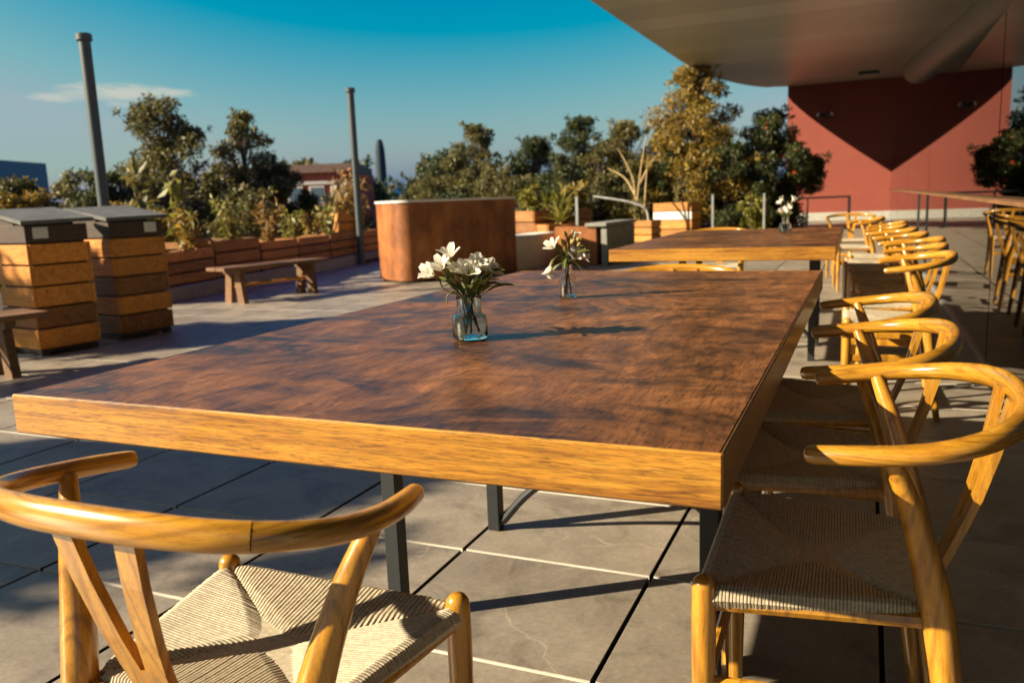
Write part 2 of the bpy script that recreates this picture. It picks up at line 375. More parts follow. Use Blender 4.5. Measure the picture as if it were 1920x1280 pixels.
for z, x, y in cand[:300]:
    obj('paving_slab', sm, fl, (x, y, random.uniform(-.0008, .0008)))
rest += [(x, y) for z, x, y in cand[300:]]
mb = MB()
for x, y in rest: mb.box((x, y, -.015), (SX - G, SY - G, .03))
o = mb.build('far_paving', slab_mat, fl); tag(o, kind='stuff')

# ------------------------------------------------------------------ planted strip beyond the terrace edge
o = MB().box((-12.9, 12, -.06), (8.6, 48, .24)).build('planting_soil', soil); tag(o, kind='structure')
o = MB().box((-6.0, 24.9, .0), (7.2, 7.5, .16)).build('planting_soil', soil); tag(o, kind='structure')

# ------------------------------------------------------------------ canopy, red wall, glass screen
can = thing('canopy', (0, 0, 4.4), 'big metal roof canopy with rounded corner over the right of the terrace', 'canopy')
poly = [(9, -7), (-4.35, -7), (-4.38, 20.5)]
cxr, cyr, rr = -2.1, 22.2, 0
for k in range(1, 13):
    a = k / 12 * math.pi / 2; poly.append((-4.38 + 2.05 * (1 - math.cos(a)), 20.5 + 8.0 * math.sin(a)))
poly += [(9, 28.5)]
MB().prism(poly, .02, .55).build('roof_slab', soffit_m, can)
for k in range(30):                      # soffit boards, laid across
    y0 = -6.5 + k * 1.15; y1 = y0 + 1.135
    if y0 > 28.3: break
    def xe(y):
        if y <= 20.5: return -4.34
        s = min(1, (y - 20.5) / 8.0); return -4.34 + 2.05 * (1 - math.sqrt(max(0, 1 - s * s)))
    y1 = min(y1, 28.48); ys = [y0 + (y1 - y0) * q / 4 for q in range(5)]
    pg = [(xe(y), y) for y in ys] + [(8.95, y1), (8.95, y0)]
    MB().prism(pg, -.012, .014).build('soffit_board', soffit_m, can)
tag(MB().tube(smooth_path([(3.1, 10, 4.3), (2.4, 16.5, 4.3), (1.95, 20.3, 4.3), (1.5, 24.0, 4.28), (1.32, 25.6, 4.28)], 5), .42, 24, True, dome=True).build('round_duct', duct_m, None, True), 'fat round duct running under the canopy above the glass screen', 'duct')
for (x, y, lab) in ((.05, 26.2, 'flat black ceiling light left of the round duct'), (3.25, 26.6, 'flat black ceiling light right of the round duct')):
    q = thing('ceiling_light', (x, y, 4.388), lab, 'ceiling light', 0, 'ceiling lights under the canopy')
    MB().box((0, 0, -.05), (.56, .34, .10), 0, 0, .01).build('housing', black, q); MB().box((0, 0, -.111), (.50, .28, .02)).build('diffuser', lamp_glass, q)
rw = thing('red_wall', (0, 28.5, 0), 'plain dark red rendered building wall at the far end of terrace', 'wall')
MB().box((3.3, 2, 2.40), (11.4, 4, 4.24)).build('wall', red_wall, rw); MB().box((3.3, 1.97, .14), (11.36, 4, .28)).build('plinth', plinth_m, rw)
wl = thing('wall_lamp', (-1.23, 28.5, 3.38), 'twin-headed black spotlight fixed high on red wall', 'wall lamp')
MB().box((0, -.06, 0), (.10, .12, .10), 0, 0, .01).build('bracket', black, wl)
for s in (-1, 1):
    h = MB().tube([(s * .05, -.13, -.02), (s * .2, -.20, .05)], .075, 14).build('lamp_head', black, wl, True); MB().tube([(s * .2, -.20, .05), (s * .22, -.21, .06)], .066, 14).build('lens', lamp_glass, h, True)

gs = thing('glass_screen', (.8, 0, 0), 'tall tinted glass screen reflecting chairs along right side of terrace', 'glass screen')
for k in range(-2, 6):
    y0 = 4.43 + (k - 1) * 5.72
    if k < 0: continue
    y1 = min(y0 + 5.70, 28.46)
    if y1 - y0 < .3: continue
    MB().box((.006, (y0 + y1) / 2, .995), (.012, y1 - y0 - .012, 1.95)).build('glass_pane', tint_glass, gs)
    MB().box((.03, y1 + .004, .99), (.014, .016, 1.98)).build('mullion', steel, gs)
MB().box((.006, 13.6, .012), (.05, 29.7, .02)).build('bottom_channel', galv, gs)
bc = thing('bar_shelf', (.62, 0, 0), 'long narrow wooden bar shelf fixed along the glass screen', 'shelf')
for k in range(4):
    MB().box((.125, 5.2 + k * 6.2, .965), (.09, 6.19, .018), 0, 0, .003).build('shelf_board', bench_wood, bc)
for y in (11.0,): MB().box((.13, y, .47), (.03, .03, .936)).build('bracket_post', steel, bc)

# ------------------------------------------------------------------ tables
def make_table():
    root = thing('dining_table', (0, 0, 0), 'x', 'table')
    W, L, TH, ZT, E = 1.22, 2.318, .07, .76, .0055
    tp = MB().box((-W / 2, L / 2, ZT - .03), (W - 2 * E + .001, L - 2 * E + .001, .06), 0, 0, .0008).build('table_top', veneer, root)
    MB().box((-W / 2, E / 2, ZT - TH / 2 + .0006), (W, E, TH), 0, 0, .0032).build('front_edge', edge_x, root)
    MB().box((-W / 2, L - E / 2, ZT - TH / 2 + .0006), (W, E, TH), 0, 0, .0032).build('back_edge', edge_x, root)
    for x in (-E / 2 + .0004, -W + E / 2 - .0004): MB().box((x, L / 2, ZT - TH / 2 + .0003), (E, L - 2 * E, TH - .001), 0, 0, .0025).build('side_edge', edge_y_shaded, root)
    for x in (-.945, -.145):
        for y in (.77, 1.38): MB().box((x, y, .34), (.042, .042, .68), 0, 0, .003).build('leg', steel, root)
    for x in (-.945, -.145): MB().box((x, 1.075, .672), (.040, .566, .035), 0, 0, .002).build('top_rail', steel, root)
    for y in (.77, 1.38): MB().box((-.545, y, .673), (.756, .038, .033), 0, 0, .002).build('cross_rail', steel, root)
    # curved brace between the far legs
    MB().tube(smooth_path([(-.92, 1.38, .03), (-.78, 1.38, .17), (-.545, 1.38, .24), (-.31, 1.38, .17), (-.17, 1.38, .03)], 6), .014, 8).build('curved_brace', steel, root, True)
    return root
t1 = make_table(); tag(t1, 'large dark brown wooden table with two flower vases, nearest the camera')
t2 = copy_tree(t1); t2.location = (.0, 3.66, 0); t2.rotation_euler.z = R(.6); tag(t2, 'second dark brown wooden table further back with a small white flower vase')

# ------------------------------------------------------------------ chairs
def make_chair():
    root = thing('wishbone_chair', (0, 0, 0), 'x', 'chair')
    for s in (-1, 1):
        MB().tube([(s * .222, .208, 0), (s * .222, .208, .2), (s * .223, .208, .40), (s * .223, .208, .455)], [.0135, .0175, .0195, .0188], 14, True, dome=True).build('front_leg', chair_wood, root, True)
        path = smooth_path([(s * .205, -.180, 0), (s * .193, -.152, .22), (s * .187, -.130, .40), (s * .195, -.112, .49), (s * .226, -.080, .61), (s * .258, -.048, .697)], 6)
        MB().tube(path, interp([.0135, .0185, .0235, .0235, .0175, .0115], 6), 14).build('rear_leg', chair_wood, root, True)
        a = MB().box((s * .207, .027, .285), (.016, .35, .034), 0, -s * R(4.6), .005); a.build('side_stretcher', chair_wood, root)
        MB().tube([(s * .216, .20, .425), (s * .178, -.115, .425)], .012, 8).build('seat_rail', chair_wood, root, True)
    MB().box((0, .208, .27), (.43, .016, .030), 0, 0, .005).build('front_stretcher', chair_wood, root)
    MB().box((0, -.145, .32), (.37, .016, .030), 0, 0, .005).build('rear_stretcher', chair_wood, root)
    MB().box((0, -.125, .415), (.35, .018, .05), 0, 0, .005).build('back_rail', chair_wood, root)
    # bent arm and back rail
    pts = [(.252, .052, .690), (.264, .0, .696), (.270, -.055, .702), (.262, -.115, .710), (.228, -.172, .720), (.17, -.212, .728), (.09, -.234, .734), (0, -.240, .736)]
    full = pts + [(-x, y, z) for x, y, z in pts[:-1][::-1]]
    pth = smooth_path(full, 6)
    rx = interp([.0135, .0155, .016, .0155, .0145, .014, .0135, .0135] + [.0135, .014, .0145, .0155, .016, .0155, .0135], 6)
    ry = interp([.0135, .0145, .0145, .015, .0165, .0185, .020, .020] + [.020, .0185, .0165, .015, .0145, .0145, .0135], 6)
    d0 = (pth[0] - pth[1]).normalized(); d1 = (pth[-1] - pth[-2]).normalized()
    pth = [pth[0] + d0 * .011, pth[0] + d0 * .008] + pth + [pth[-1] + d1 * .008, pth[-1] + d1 * .011]
    rad = [(.006, .006), (.0115, .0115)] + list(zip(rx, ry)) + [(.0115, .0115), (.006, .006)]
    cut = 2 + 27
    MB().tube(pth[:cut + 1], rad[:cut + 1], 16).build('arm_rail', rail_wood, root, True)
    MB().tube([pth[cut] + (pth[cut + 1] - pth[cut]).normalized() * .0007] + pth[cut + 1:], rad[cut:], 16).build('arm_rail', rail_wood, root, True)
    # Y splat: flat board, stem then fork, leaning back
    def sp(u, z):   # point on the splat plane
        k = (z - .40) / .33; return Vector((u, -.126 - .096 * k - .012 * math.sin(k * 3.1), z))
    outl = []
    zs = [.40, .45, .495]; left = [(-.026, .40), (-.026, .45), (-.029, .50), (-.043, .60), (-.062, .73)]; inner = [(-.030, .73), (-.016, .62), (-.005, .535), (0, .522)]
    half = left + inner
    mb = MB(); fr_, bk = [], []
    L = [(-.026, .40, .0), (-.026, .45, 0.), (-.028, .49, 0.), (-.031, .522, 0.)]
    def strip(rows):
        vs = []
        for (u0, u1, z) in rows:
            for u in (u0, u1):
                p = sp(u, z); vs += [p + Vector((0, .006, .001)), p - Vector((0, .006, .001))]
        fs = []
        for i in range(len(rows) - 1):
            a, b_ = i * 4, i * 4 + 4
            fs += [(a, a + 2, b_ + 2, b_), (a + 1, b_ + 1, b_ + 3, a + 3), (a, b_, b_ + 1, a + 1), (a + 2, a + 3, b_ + 3, b_ + 2)]
        fs += [(0, 1, 3, 2), tuple(len(vs) - 4 + k for k in (0, 2, 3, 1))]
        mb.add(vs, fs)
    strip([(-.028, .028, .40), (-.028, .028, .44), (-.031, .031, .48), (-.036, .036, .522)])
    for s in (-1, 1):
        strip([tuple(sorted((s * .036, s * .004))) + (.521,), tuple(sorted((s * .044, s * .012))) + (.57,), tuple(sorted((s * .056, s * .025))) + (.65,), tuple(sorted((s * .068, s * .037))) + (.735,)])
    mb.build('back_splat', chair_wood, root)
    # woven paper cord seat: envelope weave, every cord a ridge
    hd, ym = .153, .052
    def S(u, v):
        hw = .193 + .027 * v
        cu, cv = max(-1, min(1, u)), max(-1, min(1, v)); m_ = max(abs(cu), abs(cv))
        z = .452 - .020 * (1 - m_) ** .8 + .004 * cv - .009 * math.exp(-abs(abs(cu) - abs(cv)) / .06)
        x, y = cu * hw, ym + cv * hd
        for e, ax in ((u, 0), (v, 1)):
            if abs(e) > 1:
                a = (abs(e) - 1) * 10 * math.pi; rr = .0165; sgn = 1 if e > 0 else -1
                off = rr * math.sin(min(a, math.pi)) ; z -= rr * (1 - math.cos(min(a, math.pi)))
                if ax == 0: x += sgn * off
                else: y += sgn * off
        return Vector((x, y, z))
    mb = MB(); n = 58; ends = [1., 1.02, 1.05, 1.08, 1.1]
    for side in range(4):
        for i in range(n):
            c = -1 + 2 * (i + .5) / n; hwid = 1 / n
            st = abs(c); jit = random.uniform(-.0005, .0005)
            ts = [st + (1 - st) * q / 4 for q in range(4)] + ends
            rows = []
            for t_ in ts:
                row = []
                for k, (o_, h) in enumerate(((-1, -.0010), (-.5, .0016), (.5, .0016), (1, -.0010))):
                    cc = c + o_ * hwid
                    u, v = ((cc, t_), (cc, -t_), (t_, cc), (-t_, cc))[side]
                    p = S(u, v); nz_ = Vector((0, 0, 1))
                    if t_ > 1:
                        a = min((t_ - 1) * 10 * math.pi, math.pi); sg = (Vector((0, 1, 0)), Vector((0, -1, 0)), Vector((1, 0, 0)), Vector((-1, 0, 0)))[side]
                        nz_ = Vector((0, 0, 1)) * math.cos(a) + sg * math.sin(a)
                    row.append(p + nz_ * (h + jit))
                rows.append(row)
            vs = [p for r0 in rows for p in r0]
            fs = [(a * 4 + k, a * 4 + k + 1, a * 4 + k + 5, a * 4 + k + 4) for a in range(len(rows) - 1) for k in range(3)]
            fs.append((0, 1, 2, 3)); mb.add(vs, fs)
    me = bpy.data.meshes.new('seat'); me.from_pydata(mb.v, [], mb.f); me.materials.append(cord); obj('seat', me, root)
    q = MB(); q.box((0, .052, .428), (.35, .29, .01)); q.build('seat_underside', cord, root)
    return root
ch0 = make_chair()
CH = [  # x, y, heading (forward direction, degrees from +y), label
    (-.636, -.108, 0, 'yellow wooden chair with woven seat, backrest toward camera, at near end of table'),
    (.130, .507, 91.5, 'yellow wooden chair at the front right corner of near table, closest of the side row'),
    (.088, 1.06, 91, 'second yellow wooden chair from the front along the right side of near table'),
    (.08, 1.61, 91, 'third yellow wooden chair from the front along the right side of near table'),
    (.275, 3.32, 92, 'yellow wooden chair pulled out at near right corner of the second table'),
    (.32, 4.55, 92, 'third yellow wooden chair from the near end along right side of second table'),
    (.22, 7.2, 92, 'yellow wooden chair standing clear of second table, nearest the camera of the far three'),
    (-.60, 2.47, 180, 'yellow wooden chair facing the camera between the two tables'),
    (-.05, 9.9, 176, 'farthest yellow wooden chair, standing alone before the red wall'),
    (.29, 3.95, 89, 'second yellow wooden chair from the near end along right side of second table'),
    (.27, 5.2, 92, 'fourth yellow wooden chair from the near end along right side of second table'),
    (.20, 6.5, 90, 'yellow wooden chair immediately beyond the far right corner of second table'),
    (.24, 5.85, 91, 'yellow wooden chair tucked at the far right corner of second table, fifth along its side'),
    (.06, 8.5, 97, 'yellow wooden chair just in front of the farthest lone chair'),
    (-1.05, 6.35, 180, 'yellow wooden chair half hidden behind the far end of second table'),
]
for i, (x, y, a, lab) in enumerate(CH):
    c = ch0 if i == 0 else copy_tree(ch0)
    c.location = (x, y, 0); c.rotation_euler.z = R(a); tag(c, lab, 'chair', 'wishbone dining chairs')

# ------------------------------------------------------------------ vases and flowers
def petal_mesh(name, L, Wd, curl, mat):
    vs, fs = [], []
    n = 6
    for i in range(n + 1):
        t = i / n; wd = Wd * (math.sin(math.pi * (t * .80 + .06)) ** .8) * (.35 + .65 * min(1, t * 1.8)); 
        y = L * t; z = L * (.18 * t - curl * t * t * t)
        for k in (-1, 0, 1): vs.append((k * wd, y, z + abs(k) * wd * .28))
    for i in range(n):
        for k in range(2): fs.append((i * 3 + k, i * 3 + k + 1, i * 3 + k + 4, i * 3 + k + 3))
    me = bpy.data.meshes.new(name); me.from_pydata(vs, [], fs); me.materials.append(mat); me.polygons.foreach_set('use_smooth', [True] * len(fs)); return me
pet = [petal_mesh('petal', .037, .0092, .16, LEAF['petal']), petal_mesh('petal', .032, .0075, .02, LEAF['petal'])]
lfm = [petal_mesh('leaf', .062, .0085, .10, LEAF['bouquet']), petal_mesh('leaf', .075, .007, .35, LEAF['bouquet'])]
bud_mesh = MB().lathe([(.0005, 0), (.004, .004), (.0052, .010), (.004, .016), (.0008, .021)], 8).mesh('bud', LEAF['bud'], True)
def aim(o, d, spin=0.):
    o.rotation_mode = 'QUATERNION'; q = Vector(d).to_track_quat('Z', 'Y'); o.rotation_quaternion = q @ Vector((0, 0, 1)).rotation_difference(Vector((0, 0, 1))) @ Matrix.Rotation(spin, 3, 'Z').to_quaternion()
def flower(parent, p, d, s=1., open_=38):
    f = MB().lathe([(.0012, -.012), (.0035, -.004), (.0045, .004), (.003, .008)], 8).build('flower', LEAF['bud'], parent, True, p); aim(f, d, random.random() * 6); f.scale = (s, s, s)
    for k in range(6):
        q = obj('petal', pet[k % 2], f); e = R(open_ + random.uniform(-8, 8) + (6 if k % 2 else 0))
        q.rotation_mode = 'QUATERNION'
        q.rotation_quaternion = Matrix.Rotation(k * math.pi / 3 + random.uniform(-.1, .1), 3, 'Z').to_quaternion() @ Matrix.Rotation(math.pi / 2 - e, 3, 'X').to_quaternion()
    for k in range(3):
        a = k * 2.1 + random.random(); MB().tube([(0, 0, .004), (.003 * math.cos(a), .003 * math.sin(a), .018), (.007 * math.cos(a), .007 * math.sin(a), .027)], .0006, 5).build('stamen', LEAF['bud'], f)
    return f
def leaf(parent, p, d, s=1., k=0):
    o = obj('leaf', lfm[k], parent, p); d = Vector(d).normalized(); o.rotation_mode = 'QUATERNION'; o.rotation_quaternion = d.to_track_quat('Y', 'Z') @ Matrix.Rotation(random.uniform(-.7, .7), 3, 'Y').to_quaternion(); o.scale = (s, s, s); return o
RZ = math.atan2(r_.y, r_.x); ZT = .7606
def stem(parent, pts, r=.0017): return MB().tube(smooth_path(pts, 4), r, 6).build('stem', LEAF['bouquet'], parent, True)
# jar
j = thing('glass_jar', (-.656, .676, ZT), 'squat aqua glass jar with water on the near table', 'vase', RZ)
MB().lathe([(.0, 0.), (.030, 0.), (.0365, .003), (.039, .010), (.039, .046), (.0365, .054), (.030, .0585), (.0275, .062), (.027, .088), (.0285, .094), (.0275, .0965), (.0262, .094), (.0252, .088), (.0255, .062), (.029, .0565), (.0345, .052), (.0365, .045), (.0365, .014), (.033, .0085), (.0, .007)], 48).build('glass', jar_glass, j, True)
MB().lathe([(.0, .0076), (.032, .009), (.0361, .015), (.0361, .044), (.0340, .0515), (.031, .0535), (.0, .0535)], 40).build('water', water_m, j, True)
b1 = thing('bouquet', (-.656, .676, ZT), 'white lily-like flowers with green leaves standing in aqua jar', 'flowers', RZ)
FL = [((-.036, .0, .178), (-.12, -.35, 1), 1.0, 52), ((-.070, -.006, .142), (-.75, -.5, .55), 1.1, 40), ((-.054, .012, .150), (-.55, .25, .8), .95, 45), ((.004, -.012, .144), (.1, -.75, .7), 1.1, 48), ((.030, .0, .150), (.45, -.3, .9), 1.05, 50), ((.034, .018, .130), (.8, .2, .55), .95, 50), ((-.006, .012, .156), (0, .3, 1), .8, 62), ((-.05, -.014, .158), (-.4, -.6, .8), .95, 50), ((.018, -.014, .158), (.3, -.5, .9), .95, 50), ((-.02, -.006, .150), (-.1, -.6, .8), .9, 55), ((.046, -.004, .146), (.8, -.3, .7), .9, 50)]
for p, d, s, op in FL:
    base = (random.uniform(-.012, .018), random.uniform(-.012, .012), .012 + random.random() * .02)
    mid = (p[0] * .25, p[1] * .4, .092); stem(b1, [base, mid, (p[0] * .75, p[1] * .8, p[2] * .8), tuple(Vector(p) - Vector(d).normalized() * .01)])
    flower(b1, p, d, s * 1.06, op)
for k in range(26):
    a = random.uniform(0, 2 * math.pi); z = random.uniform(.088, .125); q = random.uniform(.005, .022)
    leaf(b1, (q * math.cos(a) + .004, q * math.sin(a), z), (math.cos(a) * random.uniform(.5, 1.2), math.sin(a) * .8, random.uniform(-.1, 1.1)), random.uniform(.75, 1.2), k % 2)
for k in range(6):
    a = random.uniform(0, 6.28); o = obj('bud', bud_mesh, b1, (.006 + .03 * math.cos(a), .02 * math.sin(a), random.uniform(.115, .15))); aim(o, (math.cos(a), math.sin(a), 1.2)); o.scale = (1.1,) * 3
stem(b1, [(-.016, -.004, .10), (-.034, -.006, .108), (-.047, -.006, .098), (-.047, -.006, .082)], .0012)
# bottle
j2 = thing('glass_bottle', (-.690, 1.425, ZT), 'small clear glass bottle standing behind the aqua jar', 'vase', RZ)
MB().lathe([(0, 0), (.022, 0), (.0262, .004), (.0268, .045), (.0255, .058), (.018, .068), (.0150, .073), (.0150, .098), (.0165, .101), (.015, .103), (.0132, .100), (.0132, .073), (.0165, .0665), (.0235, .057), (.0246, .045), (.0243, .008), (0, .006)], 40).build('glass', clear_glass, j2, True)
MB().lathe([(0, .0066), (.0238, .009), (.0241, .042), (0, .042)], 32).build('water', water_m, j2, True)
b2 = thing('bouquet', (-.690, 1.425, ZT), 'small wilting bunch of white flowers and yellow buds in clear bottle', 'flowers', RZ)
for p, d, s, op in [((-.036, 0, .150), (-.6, -.3, .75), .95, 50), ((.020, -.008, .125), (.35, -.7, .5), .85, 55), ((.040, 0, .120), (.8, -.2, .3), .85, 50), ((-.048, -.006, .105), (-.35, -.25, -1), 1.0, 30), ((.024, .004, .182), (.4, -.2, .9), .6, 40)]:
    stem(b2, [(random.uniform(-.008, .008), 0, .012), (p[0] * .15, 0, .10), (p[0] * .7, p[1], max(p[2], .13) * .93), tuple(Vector(p) - Vector(d).normalized() * .01)]); flower(b2, p, d, s * 1.2, op)
for k in range(22):
    a = random.uniform(0, 6.28); rr = random.uniform(.004, .034); o = obj('bud', bud_mesh, b2, (.012 + rr * math.cos(a), rr * .6 * math.sin(a), random.uniform(.13, .19))); aim(o, (math.cos(a), math.sin(a), 1.0)); o.scale = (random.uniform(.8, 1.3),) * 3
for k in range(16):
    a = random.uniform(0, 6.28); leaf(b2, (.008 * math.cos(a), .008 * math.sin(a), random.uniform(.1, .14)), (math.cos(a), math.sin(a) * .6, random.uniform(-.8, .9)), random.uniform(.6, 1.), k % 2)
# vase on second table
j3 = thing('glass_vase', (-.395, 5.30, ZT), 'round clear glass vase on the second table', 'vase', RZ)
MB().lathe([(0, 0), (.030, 0), (.042, .012), (.047, .035), (.038, .062), (.022, .078), (.021, .10), (.027, .112), (.0255, .112), (.0195, .10), (.0205, .078), (.036, .061), (.0445, .035), (.040, .014), (0, .006)], 32).build('glass', clear_glass, j3, True)
b3 = thing('bouquet', (-.395, 5.30, ZT), 'cluster of white blossoms in the round vase on second table', 'flowers', RZ)
for k in range(9):
    a = k * 2.4; rr = .012 + .006 * k; p = (rr * math.cos(a), rr * math.sin(a), .175 + .05 * math.sin(k * 1.7)); stem(b3, [(0, 0, .012), (0, 0, .1), tuple(Vector(p) * .9), p]); flower(b3, p, (math.cos(a), math.sin(a), 1.1), 1.15, 45)
for k in range(8):
    a = k * .8; leaf(b3, (.01 * math.cos(a), .01 * math.sin(a), .11), (math.cos(a), math.sin(a), .5), 1.)

# ------------------------------------------------------------------ wooden bins with lids
def make_bin(name, x, y, rz, label, wd=.50, off=(), brown=(1,)):
    root = thing(name, (x, y, 0), label, 'bin', rz)
    hb, n = .165, 5
    pair = []
    for hw_ in (hive_wood, hive_brown): pair.append((MB().box((0, 0, 0), (wd, .024, hb - .014), 0, 0, .005).mesh('board', hw_), MB().box((0, 0, 0), (.024, wd - .05, hb - .014), 0, 0, .005).mesh('side_board', hw_)))
    for k in range(n):
        z = .05 + hb * (k + .5); dx = random.uniform(-.009, .009); me, ms_ = pair[1 if (k in brown) else 0]
        for s in (-1, 1):
            obj('board', me, root, (dx, s * (wd / 2 - .012), z)); obj('board', ms_, root, (dx + s * (wd / 2 - .013), 0, z))
    ins = wd - .06; MB().box((0, 0, .50), (ins, ins, .96)).build('liner', hive_dark, root)
    for sx_ in (-1, 1):
        for sy_ in (-1, 1): MB().box((sx_ * (wd / 2 - .05), sy_ * (wd / 2 - .05), .025), (.06, .06, .05)).build('foot', hive_dark, root)
    MB().box((0, 0, .948), (wd - .012, wd - .012, .135), 0, 0, .004).build('head_box', hive_dark, root)
    l = MB(); h = wd / 2 + .035
    l.add([(-h, -h, 1.115), (h, -h, 1.02), (h, h, 1.03), (-h, h, 1.125), (-h, -h, 1.145), (h, -h, 1.05), (h, h, 1.06), (-h, h, 1.155)], [(0, 3, 2, 1), (4, 5, 6, 7), (0, 1, 5, 4), (1, 2, 6, 5), (2, 3, 7, 6), (3, 0, 4, 7)])
    l.build('lid', lid_m, root); MB().box((-wd * .18, 0, 1.045), (wd * .6, wd - .03, .07)).build('lid_frame', hive_dark, root)
    MB().box((wd / 2 - .003, -.13 if not off else off[0], .955), (.006, .115, .085)).build('blank_sticker', white_p, root)
    return root
make_bin('wooden_bin', -5.93, 3.66, R(-10), 'tall plank bin with grey lid beside the low bench at left edge', .50)
make_bin('wooden_bin', -5.94, 4.42, R(-8), 'tall plank bin with grey lid, the one farther from camera', .53, (.13,), (0, 2))

# ------------------------------------------------------------------ benches
def make_bench(loc, rz, L, label, wd=.36, h=.43):
    root = thing('wooden_bench', loc, label, 'bench', rz)
    for s in (-1, 1): MB().box((s * wd / 4, 0, h - .02), (wd / 2 - .006, L, .04), 0, 0, .004).build('seat_plank', bench_wood, root)
    for e in (-1, 1):
        y = e * (L / 2 - .25)
        MB().box((0, y, h - .065), (wd - .04, .07, .05)).build('cross_bar', bench_wood, root)
        for s in (-1, 1):
            m_ = MB(); m_.add([(s * .075 - .055, y - .03, h - .09), (s * .075 + .055, y - .03, h - .09), (s * .075 + .055, y + .03, h - .09), (s * .075 - .055, y + .03, h - .09), (s * .125 - .06, y - .03, 0), (s * .125 + .06, y - .03, 0), (s * .125 + .06, y + .03, 0), (s * .125 - .06, y + .03, 0)], [(0, 1, 2, 3), (4, 7, 6, 5), (0, 4, 5, 1), (1, 5, 6, 2), (2, 6, 7, 3), (3, 7, 4, 0)]); m_.build('leg', bench_wood, root)
    MB().tube([(0, -L / 2 + .25, .2), (0, L / 2 - .25, .2)], .018, 8).build('stretcher', plant_wood, root, True)
    return root
make_bench((-6.52, 7.10, 0), R(-13), 1.55, 'low dark wooden bench in front of the long raised bed')
make_bench((-5.40, 2.42, 0), R(-14), 1.25, 'low wooden bench cut off by the left edge of picture', .42, .43)

# ------------------------------------------------------------------ posts
def post(x, y, h, lab, r=.064):
    root = thing('steel_post', (x, y, 0), lab, 'post', 0, 'grey steel posts')
    MB().tube([(0, 0, 0), (0, 0, h - .05)], r, 24).build('shaft', grey_steel, root, True); MB().lathe([(r, h - .08), (r + .022, h - .06), (r + .022, h), (r + .012, h + .012), (0, h + .014)], 24).build('cap', grey_steel, root, True)
    MB().lathe([(0, .016), (r + .09, .015), (r + .09, 0), (0, 0.001)], 24).build('base_plate', grey_steel, root)
post(-7.94, 6.02, 3.06, 'tall grey steel post rising behind the wooden bins'); post(-8.5, 12.05, 3.16, 'tall grey steel post left of the copper bar')

# ------------------------------------------------------------------ copper bar
br = thing('copper_bar', (-5.08, 9.56, 0), 'rusty copper clad outdoor bar with rounded corners and white top', 'bar', math.atan2(1.93, 1.13))
def rrect(lx, ly, r, n=7):
    p = []
    for cx_, cy_, a0 in ((lx - r, ly - r, 0), (-lx + r, ly - r, 90), (-lx + r, -ly + r, 180), (lx - r, -ly + r, 270)):
        for k in range(n + 1): a = R(a0 + 90 * k / n); p.append((cx_ + r * math.cos(a), cy_ + r * math.sin(a)))
    return p
q = [(x, y + .45) for x, y in rrect(1.0, .45, .22)]
MB().prism(q, .03, 1.09).build('body', copper, br, True)
MB().prism([(x, y + .45) for x, y in rrect(.96, .41, .2)], 0, .03).build('plinth', steel, br, True)
MB().prism([(x, y + .45) for x, y in rrect(1.015, .465, .23)], 1.09, 1.12).build('counter_top', white_top, br, True)

# ------------------------------------------------------------------ low walls, planters, rails
o = thing('low_wall', (-4.70, 11.3, 0), 'low pale rendered wall block right of the copper bar', 'wall', R(-5)); MB().box((-.2, 0, .24), (.4, 1.5, .48), 0, 0, .008).build('block', white_conc, o); MB().box((-.2, 0, .50), (.43, 1.53, .04), 0, 0, .006).build('coping', white_conc, o)
o = thing('slatted_trough', (-3.62, 12.3, 0), 'grey concrete trough with ribbed sides left of the orange planters', 'trough', R(-2))
for k in range(6): MB().box((0, -.63 + k * .25, .30), (.10, .235, .60), 0, 0, .01).build('rib', concrete, o)
MB().box((-.12, 0, .635), (.36, 1.6, .06), 0, 0, .01).build('rim', concrete, o); MB().box((-.2, 0, .3), (.05, 1.5, .6)).build('back_panel', concrete, o)
o = thing('rusty_planter', (-4.12, 12.0, 0), 'dark rusty steel planter between the low wall and trough', 'planter'); MB().box((0, 0, .31), (.7, .9, .62), 0, 0, .01).build('body', copper, o); MB().box((0, 0, .605), (.64, .84, .03)).build('soil', soil, o)
def planter(x, y, rz, L, D, H, n, label, mat=plant_wood, pale=-1):
    root = thing('wooden_planter', (x, y, 0), label, 'planter', rz); hb = H / n
    ml = MB().box((0, 0, 0), (L, .03, hb - .02), 0, 0, .008).mesh('board', mat); md = MB().box((0, 0, 0), (.03, D - .08, hb - .02), 0, 0, .006).mesh('side_board', mat)
    mp_ = MB().box((0, 0, 0), (L, .03, hb - .02), 0, 0, .006).mesh('board', white_p) if pale >= 0 else None
    for k in range(n):
        z = hb * (k + .5) + .01; dx = random.uniform(-.01, .01)
        for s in (-1, 1): obj('board', mp_ if (k == pale and s < 0) else ml, root, (dx, s * (D / 2 - .015) + random.uniform(-.006, .006), z)); obj('board', md, root, (s * (L / 2 - .017) + dx, 0, z))
    MB().box((0, 0, H / 2 - .03), (L - .07, D - .07, H - .06)).build('soil', soil, root); return root
planter(-4.66, 17.9, R(-8), .72, .6, .5, 3, 'low orange plank planter with feathery plants, left of the taller planter')
planter(-4.2, 19.6, R(-8), .98, .7, .86, 4, 'tall orange plank planter with pale painted band beside the golden tree', plant_wood, 2)
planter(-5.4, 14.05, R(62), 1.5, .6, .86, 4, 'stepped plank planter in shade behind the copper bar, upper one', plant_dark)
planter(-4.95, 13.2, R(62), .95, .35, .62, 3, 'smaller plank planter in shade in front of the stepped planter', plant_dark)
planter(-9.35, 12.7, R(75), .5, .4, .95, 5, 'narrow orange plank planter behind the right grey steel post')
